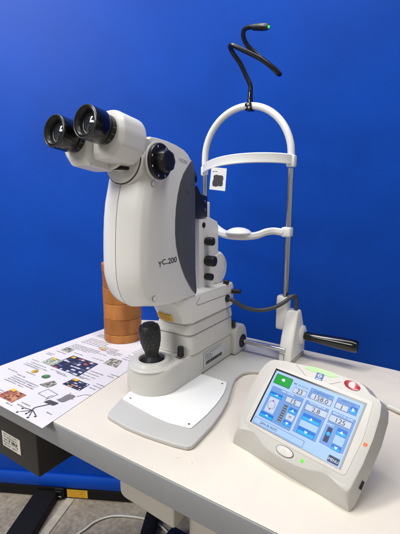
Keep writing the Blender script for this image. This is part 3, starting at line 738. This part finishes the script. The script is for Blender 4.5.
# --- binocular head
ax = Vector((0,-1,.165)).normalized()      # toward operator
b = MB()
cc = Vector((CX+.003,.596,1.2580))
b.lathe([(.0480,-.02),(.0480,.016),(.0472,.0185),(.0455,.0195)], M['shell'], cc, ax, 64)
b.lathe([(.0462,.0190),(.0462,.0202)], M['dark'], cc, ax, 64)
b.lathe([(.0440,.0190),(.0440,.0225),(.0425,.0240),(.030,.0245)], M['shell'], cc, ax, 64)
b.lathe([(.034,.020),(.034,.05)], M['shell'], cc+Vector((0,0,.012)), ax, 48)
col_ = b.build('mount_ring', rt)
b = MB(); q_ = cc+ax*.0240; F = frame(q_+Vector((0,0,-.036)), (1,0,0), (0,.16,1)); b.plate([(-.0012,-.005),(.0012,-.005),(.0,.004)], M['txtblk'], F, .0006, .0004); b.plate(ell(0,-.005,.002,.002,14), M['txtblk'], F, .0006, .0004)
b.build('index_mark', rt, col_, flat=True)
ER = Vector((-.535,.4625,1.3145)); EL = Vector((-.600,.4510,1.3035))
def housing(E, flip):
    # local: u = +X (outward), v = up, w = along ax ; sections from rear (w small) to front
    o = E-ax*0
    FX = frame(E, (flip,0,0), (0,.165,1)) # z axis = toward operator when flip=1
    ow = roundpoly([(.016,.036),(.034,.022),(.039,.000),(.036,-.026),(.013,-.048),(-.034,-.048),(-.034,.010),(-.018,.036)], [.024,.022,.005,.005,.006,.004,.010,.024], 9)
    return ow
def hous(E, flip):
    ow = housing(E, flip); b = MB(); L = []
    for d, sc, dv in ((-.112,.90,-.002),(-.110,.95,-.001),(-.106,.985,0),(-.100,1.0,0),(-.056,1.0,0),(-.0535,.985,0),(-.0475,.86,.001),(-.0465,.82,.001)):
        c = E+ax*(d) ; c2 = c
        up = Vector((0,.165,1)).normalized()
        lp = []
        for u, v in ow:
            # narrower toward the eyepiece, stay centred on it
            k = sc
            uu, vv = (u*k, (v*k if v > 0 else v*k))
            lp.append(c+Vector((1,0,0))*uu*flip+up*(vv+dv))
        L.append(lp)
    b.loft(L, M['shell'])
    return b.build('prism_housing', rt, ang=27)
hr = hous(ER, 1); hl = hous(EL, -1)
b = MB(); b.box((CX-.02,.535,1.256),(CX+.02,.575,1.325), M['shell'], .010); b.build('bridge', rt)
def eyepiece(E):
    o = E
    b = MB(); X = -ax
    b.lathe([(.0225,.0),(.0262,.0002),(.0278,.0012),(.0283,.003),(.0285,.010),(.0285,.030),(.0276,.0318),(.0262,.0322),(.0225,.0325)], M['gloss'], o, X, 56, closed_ends=False)
    b.lathe([(.0225,.0325),(.0225,.0350),(.0245,.0355),(.0255,.0365),(.0255,.0465),(.0248,.0477),(.0225,.048),(.0225,.062)], M['black'], o, X, 56, closed_ends=False)
    b.lathe([(.0225,.0),(.0205,.002),(.0180,.006),(.0172,.0105),(.0155,.0112)], M['black'], o, X, 48, closed_ends=False)
    e = b.build('eyepiece', rt)
    b = MB(); b.lathe([(.0282,.0006),(.0274,-.0006),(.0262,-.0006),(.0256,.0004)], M['rimgrey'], o, X, 56, closed_ends=False); b.build('rim', rt, e)
    b = MB(); b.lathe([(.0160,.0112),(.0145,.0100),(.010,.0078),(.005,.0066),(.0005,.0062)], M['glass'], o, X, 40); b.build('lens', rt, e)
    b = MB()
    for k in range(14):
        a = 2*math.pi*k/14; q = X.to_track_quat('Z','Y').to_matrix().to_4x4(); MM = Matrix.Translation(o) @ q
        p = MM @ Vector((.0256*math.cos(a),.0256*math.sin(a),.0415)); nrm = ((MM.to_3x3()) @ Vector((math.cos(a),math.sin(a),0))).normalized()
        F = frame(p, X, nrm.cross(X)); b.plate([(-.003,-.0004),(.003,-.0004),(.003,.0004),(-.003,.0004)], M['txtgrey'], frame(p,X,-X.cross(nrm)), .0001, .0002)
    b.build('dioptre_marks', rt, e, flat=True)
eyepiece(ER); eyepiece(EL)
b = MB(); b.box((CX+.000,.548,1.2425),(CX+.026,.574,1.2490), M['gap'], .003); b.build('gap_shade', rt)  # black block standing in for the shaded gap under the prism housings

# ------------------------------------------------------------------ control panel
ph, ta = -.2325, .8187
def roundpoly_keep(q):
    """pull the two sharp front corners of the lower outline inward, same point count"""
    out = []
    for i, p in enumerate(q):
        a = Vector(q[i-1]); c = Vector(q[(i+1) % len(q)]); p = Vector(p); an = (p-a).angle(c-p) if (p-a).length > 1e-6 and (c-p).length > 1e-6 else 0
        if an > R(22): p = p*.62+(a+c)*.19
        out.append(tuple(p))
    return out
A_ = Vector((math.cos(ph), math.sin(ph), 0)); B_ = Vector((-math.sin(ph)*math.cos(ta), math.cos(ph)*math.cos(ta), math.sin(ta)))
O = Vector((-.2843,.5896,.80)); PM = frame(O, A_, B_)
rt = thing('control_panel', (-.19,.64,T), 'grey tilted touch screen console with glowing blue display, right side of the table', 'control console')
key = [(-.0215,-.018),(-.018,-.0215),(-.006,-.018),(.0103,-.0142),(.022,-.017),(.0383,-.0247),(.052,-.0275),(.0662,-.0286),(.085,-.0288),(.105,-.0275),(.1246,-.0238),(.138,-.0190),(.1501,-.0168),(.163,-.0185),(.176,-.0225),(.184,-.0245),(.188,-.0225),
       (.191,-.017),(.1945,.02),(.1955,.06),(.193,.095),(.189,.112),(.184,.1185),(.168,.1225),(.156,.131),(.146,.1345),(.12,.1352),(.094,.1352),(.06,.1325),(.03,.1285),(.006,.1255),(-.015,.1215),(-.0235,.116),(-.0295,.106),(-.0335,.092),(-.0345,.06),(-.0325,.03),(-.028,.0)]
def outer(p, d, drop=0):
    a, bb = p; c = (.08,.055); v = Vector((a-c[0],bb-c[1])); n = v.normalized()
    return (a+n.x*d, bb+n.y*d)
low = []
for (a, bb) in key:
    if bb < -.005 and -.03 < a < .2:
        aa = -.037+(a+.022)*(.1955+.037)/(.1915+.022)
        low.append((aa, -.0470+.002*max(0,a)/.19))
    else:
        o_ = outer((a,bb), .0055); low.append(o_)
low = roundpoly_keep(low)
b = MB(); L = []
def Z3(q, n): return [(p[0],p[1],n) for p in q]
top0 = [outer(p,-.0035) for p in key]
mid = [((k[0]*.55+l[0]*.45),(k[1]*.55+l[1]*.45)) for k, l in zip(key,low)]
b.loft([Z3([outer(p,-.004) for p in low],-.0300), Z3(low,-.0270), Z3([((k[0]*.12+l[0]*.88),(k[1]*.12+l[1]*.88)) for k, l in zip(key,low)],-.0215), Z3([((k[0]*.9+l[0]*.1),(k[1]*.9+l[1]*.1)) for k, l in zip(key,low)],-.0032), Z3(key,-.0010), Z3([outer(p,-.0018) for p in key],0)], M['speck'], mtx=PM)
hs_ = b.build('housing', rt, ang=42)
# stand under the slab
b = MB(); b.loft([[PM @ Vector(p) for p in ((.0,-.03,-.029),(.165,-.03,-.029),(.172,.10,-.029),(.0,.10,-.029))],
                  [Vector((*(( PM @ Vector(p))[:2]), T+.001)) for p in ((.0,-.020,-.029),(.165,-.020,-.029),(.165,.085,-.029),(.005,.085,-.029))]], M['grey'])
b.build('stand', rt)
# raised bezel around display
b = MB(); be = roundpoly([(-.013,-.004),(.05,-.0075),(.13,-.0065),(.178,-.006),(.183,.055),(.178,.1115),(.09,.1145),(-.004,.1095),(-.013,.055)], [.006,.01,.01,.006,.01,.006,.01,.006,.01], 4)
b.prism(be, 2, -.0005, .0008, M['speckd'], mtx=PM, bevel=.0006, seg=2); b.build('bezel', rt, hs_)
SW, SH = .1668, .1029
b = MB(); b.plate([(-.0032,-.0006),(SW+.0028,-.0006),(SW+.0028,SH+.0034),(-.0032,SH+.0034)], M['s_blk'], PM, .0009, .0004)
def Q(s0, t0, s1, t1, m, lv=1, r=0, slot=[0]):
    p = [(s0*SW,t0*SH),(s1*SW,t0*SH),(s1*SW,t1*SH),(s0*SW,t1*SH)]
    if r: p = roundpoly(p, r, 3)
    b.plate(p, M[m], PM, .0013+lv*.00012, .0001)
def TX(s, t, txt, size, m='s_txt', lv=4, sx=1):
    b.text(txt, size, M[m], PM @ Matrix.Translation((s*SW,t*SH,0)), .0013+lv*.00012+.00015, 'CENTER', sx)
def panel(s0, t0, s1, t1):
    Q(s0,t0,s1,t1,'s_edge',1,.0015); Q(s0+.006,t0+.010,s1-.006,t1-.010,'s_pan',2,.001)
def field(s0, t0, s1, t1, txt, size=.0105):
    Q(s0,t0,s1,t1,'s_nvy',3); Q(s0+.003,t0+.006,s1-.003,t1-.006,'s_fld',4); TX((s0+s1)/2,(t0+t1)/2-.005,txt,size*1.03,lv=5,sx=1.12)
def btn(s0, t0, s1, t1, up=None):
    Q(s0,t0,s1,t1,'s_btn',3,.001); tm = t0+(t1-t0)*.5; Q(s0+.006,t0+.008,s1-.006,tm,'s_btl',4,.001)
    if up is None: return
    cs, ct = (s0+s1)/2*SW, (t0+t1)/2*SH; k = .0032
    tri = {'u':[(cs-k,ct-k*.6),(cs+k,ct-k*.6),(cs,ct+k*.8)],'d':[(cs-k,ct+k*.6),(cs,ct-k*.8),(cs+k,ct+k*.6)],'r':[(cs-k*.6,ct-k),(cs+k*.9,ct),(cs-k*.6,ct+k)],'l':[(cs+k*.6,ct-k),(cs+k*.6,ct+k),(cs-k*.9,ct)]}[up]
    b.plate(tri, M['s_wht'], PM, .0013+5*.00012+.0001, .0001)
def tiny(s0, s1, t, m='s_sub'):
    writing(b, M[m], PM, s0*SW, s1*SW, t*SH, .0029, .0013+4*.00012, .0001, .08)
Q(0,0,1,1,'s_bg',0)
Q(.026,.772,.235,.955,'s_nvy',2,.002); Q(.03,.78,.231,.948,'s_grn',3,.002); Q(.115,.855,.150,.90,'s_wht',4,.001); Q(.105,.875,.12,.885,'s_wht',4)
field(.285,.745,.435,.845,'23'); tiny(.25,.30,.885,'s_txt'); tiny(.315,.43,.885,'s_gry')
panel(.035,.135,.443,.735); tiny(.17,.33,.685,'s_wht')
btn(.052,.545,.205,.625); btn(.052,.165,.212,.248)
b.plate(roundpoly([(.075*SW,.27*SH),(.19*SW,.27*SH),(.19*SW,.535*SH),(.075*SW,.535*SH)],.002), M['s_fld'], PM, .0013+3*.00012, .0001)
cs, ct, rad = .129*SW, .404*SH, .0075
for k in range(24):
    a0, a1 = 2*math.pi*k/24, 2*math.pi*(k+1)/24
    b.plate([(cs+rad*math.cos(a0),ct+rad*math.sin(a0)),(cs+rad*math.cos(a1),ct+rad*math.sin(a1)),(cs+(rad-.0005)*math.cos(a1),ct+(rad-.0005)*math.sin(a1)),(cs+(rad-.0005)*math.cos(a0),ct+(rad-.0005)*math.sin(a0))][::-1], M['s_txt'], PM, .0019, .0001)
for dd in (rad,-rad): b.plate(ell(cs,ct+dd,.0016,.0016,12), M['s_pur'], PM, .0020, .0001)
b.plate([(cs-.0035,.585*SH-.001),(cs+.004,.585*SH-.001),(cs+.004,.585*SH+.0018)], M['s_wht'], PM, .0021, .0001); b.plate([(cs-.0035,.205*SH),(cs+.002,.205*SH+.0018),(cs+.004,.205*SH-.0014)], M['s_wht'], PM, .0021, .0001)
field(.25,.555,.428,.655,'15'); Q(.262,.198,.308,.505,'s_gry',3)
for k in range(14): Q(.266,.208+k*.021,.304,.214+k*.021,'s_nvy' if k % 2 else 's_bg',4)
btn(.33,.415,.424,.505,'u'); btn(.33,.195,.42,.28,'d'); Q(.335,.30,.42,.40,'s_fld',3); TX(.377,.348,'M',.0062)
panel(.447,.752,.722,.955); field(.485,.765,.712,.868,'158.0'); tiny(.50,.68,.89)
panel(.738,.765,.978,.972); field(.752,.782,.882,.878,'1'); btn(.893,.80,.962,.905,'r'); tiny(.79,.93,.915)
panel(.452,.16,.724,.735); field(.482,.565,.718,.672,'2.8'); tiny(.50,.69,.69,'s_wht'); btn(.492,.405,.69,.515,'u'); btn(.498,.188,.688,.295,'d'); Q(.498,.30,.688,.40,'s_bg',3)
panel(.737,.185,.992,.742); field(.747,.56,.965,.67,'125'); tiny(.76,.96,.69,'s_wht'); tiny(.75,.82,.50,'s_wht')
Q(.772,.245,.82,.475,'s_nvy',3,.001); b.plate(ell(.798*SW,.375*SH,.0032,.0032,16), M['s_btl'], PM, .0020, .0001); btn(.858,.42,.957,.525,'u'); btn(.864,.19,.958,.275,'d'); Q(.862,.285,.957,.412,'s_bg',3)
Q(.015,.012,.62,.118,'s_sub',2,.002); Q(.019,.018,.616,.112,'s_bg',3,.002)
TX(.205,.062,'[JAN-28 20:07]',.0056,'s_txt'); 
Q(.877,.015,.985,.115,'s_gry',2); Q(.882,.022,.98,.108,'s_nvy',3,.001); TX(.931,.058,'MENU',.0058,'s_wht',5)
sc_ = b.build('touch_screen', rt, flat=True)
# oval button, diodes, badges
b = MB(); X = PM @ Matrix.Translation((.079,-.0165,0))
b.plate(ell(0,0,.0165,.0078,40), M['gap'], X, .0001, .0004)
b.loft([[(q[0],q[1],h) for q in ell(0,0,a,c,40)] for a, c, h in ((.0155,.0071,.0002),(.0155,.0071,.0012),(.0145,.0062,.0019),(.006,.0025,.0022))], M['speckd'], mtx=X)
b.plate([(.0024*math.cos(t),.0024*math.sin(t)) for t in [2*math.pi*k/6 for k in range(6)]], M['speck'], X, .0022, .0002)
b.build('oval_button', rt)
b = MB(); b.lathe([(.0028,0),(.0028,.0006),(.0018,.0013),(.0004,.0015)], M['gled'], PM @ Vector((.1115,-.0160,0)), PM.to_3x3() @ Vector((0,0,1)), 20); b.build('green_diode', rt)
b = MB(); b.lathe([(.0030,0),(.0030,.0006),(.0018,.0010),(.0004,.0011)], M['rled'], PM @ Vector((.1885,.0478,-.0001)), PM.to_3x3() @ Vector((0,0,1)), 20); b.build('red_diode', rt)
X = PM @ Matrix.Translation((.1375,.1252,0)) @ Matrix.Rotation(R(-6),4,'Z')
b = MB(); b.loft([[(q[0],q[1],h) for q in ell(0,0,a,c,40)] for a, c, h in ((.0142,.0070,0),(.0142,.0070,.0006),(.0132,.0062,.0010),(.004,.002,.0012))], M['red'], mtx=X)
for k in range(20):
    a0 = 2*math.pi*k/24+.6; a1 = a0+2*math.pi/24
    b.plate([(.0056*math.cos(a0),.0044*math.sin(a0)),(.0056*math.cos(a1),.0044*math.sin(a1)),(.0044*math.cos(a1),.0034*math.sin(a1)),(.0044*math.cos(a0),.0034*math.sin(a0))][::-1], M['white'], X, .0012, .0002)
b.plate([(-.0005,.0004),(.0035,.0024),(.003,.0032),(-.0012,.0012)], M['white'], X, .0013, .0002); b.plate([(-.003,-.002),(.0008,-.002),(.0008,-.001),(-.003,-.001)], M['white'], X, .0013, .0002)
b.build('red_badge', rt)
X = PM @ Matrix.Translation((.0805,.1195,0)) @ Matrix.Rotation(R(2),4,'Z')
b = MB(); b.plate([(-.0068,-.0068),(.0068,-.0068),(.0068,.0068),(-.0068,.0068)], M['blueb'], X, .0003, .0004)
for k in range(16):
    a0 = 2*math.pi*k/16; a1 = a0+2*math.pi/16
    b.plate([(.0033*math.cos(a0),.0018+.0033*math.sin(a0)),(.0033*math.cos(a1),.0018+.0033*math.sin(a1)),(.0025*math.cos(a1),.0018+.0025*math.sin(a1)),(.0025*math.cos(a0),.0018+.0025*math.sin(a0))][::-1], M['white'], X, .0008, .0001)
b.plate([(-.0045,.0014),(.0045,.0014),(.0045,.0021),(-.0045,.0021)], M['white'], X, .0009, .0001); b.plate([(-.005,-.0048),(.005,-.0048),(.005,-.0038),(-.005,-.0038)], M['white'], X, .0009, .0001)
b.build('blue_badge', rt)
b = MB(); b.plate(roundpoly([(.046,.1262),(.060,.1250),(.098,.1262),(.112,.1312),(.102,.1342),(.078,.1340),(.058,.1322)],.003,3), M['glow'], PM, .0001, .0005); b.build('green_indicator', rt, hs_)
b = MB(); 
gr = [(.030,.1265),(.045,.119),(.058,.1125),(.068,.1108),(.080,.1104),(.092,.1112),(.104,.1155),(.118,.1245)]
b.tube([PM @ Vector((p[0],p[1],.0001)) for p in gr], .0004, M['txtgrey'], seg=6, n=6); b.build('groove', rt, hs_)
b = MB(); X = PM @ Matrix.Translation((.1955,-.004,-.0195)); b.box((0,-.006,-.0035),(.0024,.006,.0035), M['gap'], 0, X); b.build('side_slot', rt, hs_)
b = MB(); b.tube([PM @ Vector((.13,.09,-.030)),(-.13,.80,.775),(-.11,.865,.7575),(-.075,.858,.7565),(-.04,.85,.7565),(.0,.86,.7565),(.02,.87,.7565)], .0055, M['wcable'], n=8); b.build('console_cable', rt)

# ------------------------------------------------------------------ camera
cam = bpy.data.cameras.new('camera'); co = bpy.data.objects.new('camera', cam); COL.objects.link(co); SC.camera = co
cam.sensor_fit = 'VERTICAL'; cam.sensor_height = 36; cam.lens = 36*400/534; cam.clip_start = .02; cam.clip_end = 60
co.location = (0,0,1.2); co.rotation_euler = (R(90-10.5),0,R(33.8))

# ------------------------------------------------------------------ light
w = bpy.data.worlds.new('World'); SC.world = w; w.use_nodes = True
nt = w.node_tree; bg = nt.nodes['Background']; bg.inputs[1].default_value = .32
tc = nt.nodes.new('ShaderNodeTexCoord'); mp = nt.nodes.new('ShaderNodeMapping'); mp.inputs['Scale'].default_value = (2.2,2.2,1.1)
ns = nt.nodes.new('ShaderNodeTexNoise'); ns.inputs['Scale'].default_value = 1.6; ns.inputs['Detail'].default_value = 2
cr = nt.nodes.new('ShaderNodeValToRGB'); cr.color_ramp.elements[0].position = .42; cr.color_ramp.elements[1].position = .60
cr.color_ramp.elements[0].color = (.22,.21,.20,1); cr.color_ramp.elements[1].color = (1.5,1.5,1.5,1)
nt.links.new(tc.outputs['Generated'], mp.inputs[0]); nt.links.new(mp.outputs[0], ns.inputs['Vector']); nt.links.new(ns.outputs['Fac'], cr.inputs[0]); nt.links.new(cr.outputs[0], bg.inputs[0])
def area(name, loc, target, sx, sy, power, col=(1,1,1)):
    l = bpy.data.lights.new(name, 'AREA'); l.shape = 'RECTANGLE'; l.size = sx; l.size_y = sy; l.energy = power; l.color = col
    o = bpy.data.objects.new(name, l); COL.objects.link(o); o.location = loc
    o.rotation_euler = (Vector(target)-Vector(loc)).to_track_quat('-Z','Y').to_euler(); return o
area('ceiling_lamp', (-1.5,-.3,3.4), (-1.2,.7,.9), .35, 2.4, 64, (1,.985,.96))
area('ceiling_lamp', (.1,.6,3.5), (-.3,.7,.7), .35, 2.4, 46, (1,.985,.96))
area('ceiling_lamp', (-1.7,-3.0,3.4), (-.9,.7,1.1), 2.4, .8, 100, (1,.99,.97))

SC.view_settings.view_transform = 'Standard'; SC.view_settings.look = 'None'; SC.view_settings.exposure = 0; SC.view_settings.gamma = 1
SC.render.engine = 'CYCLES'
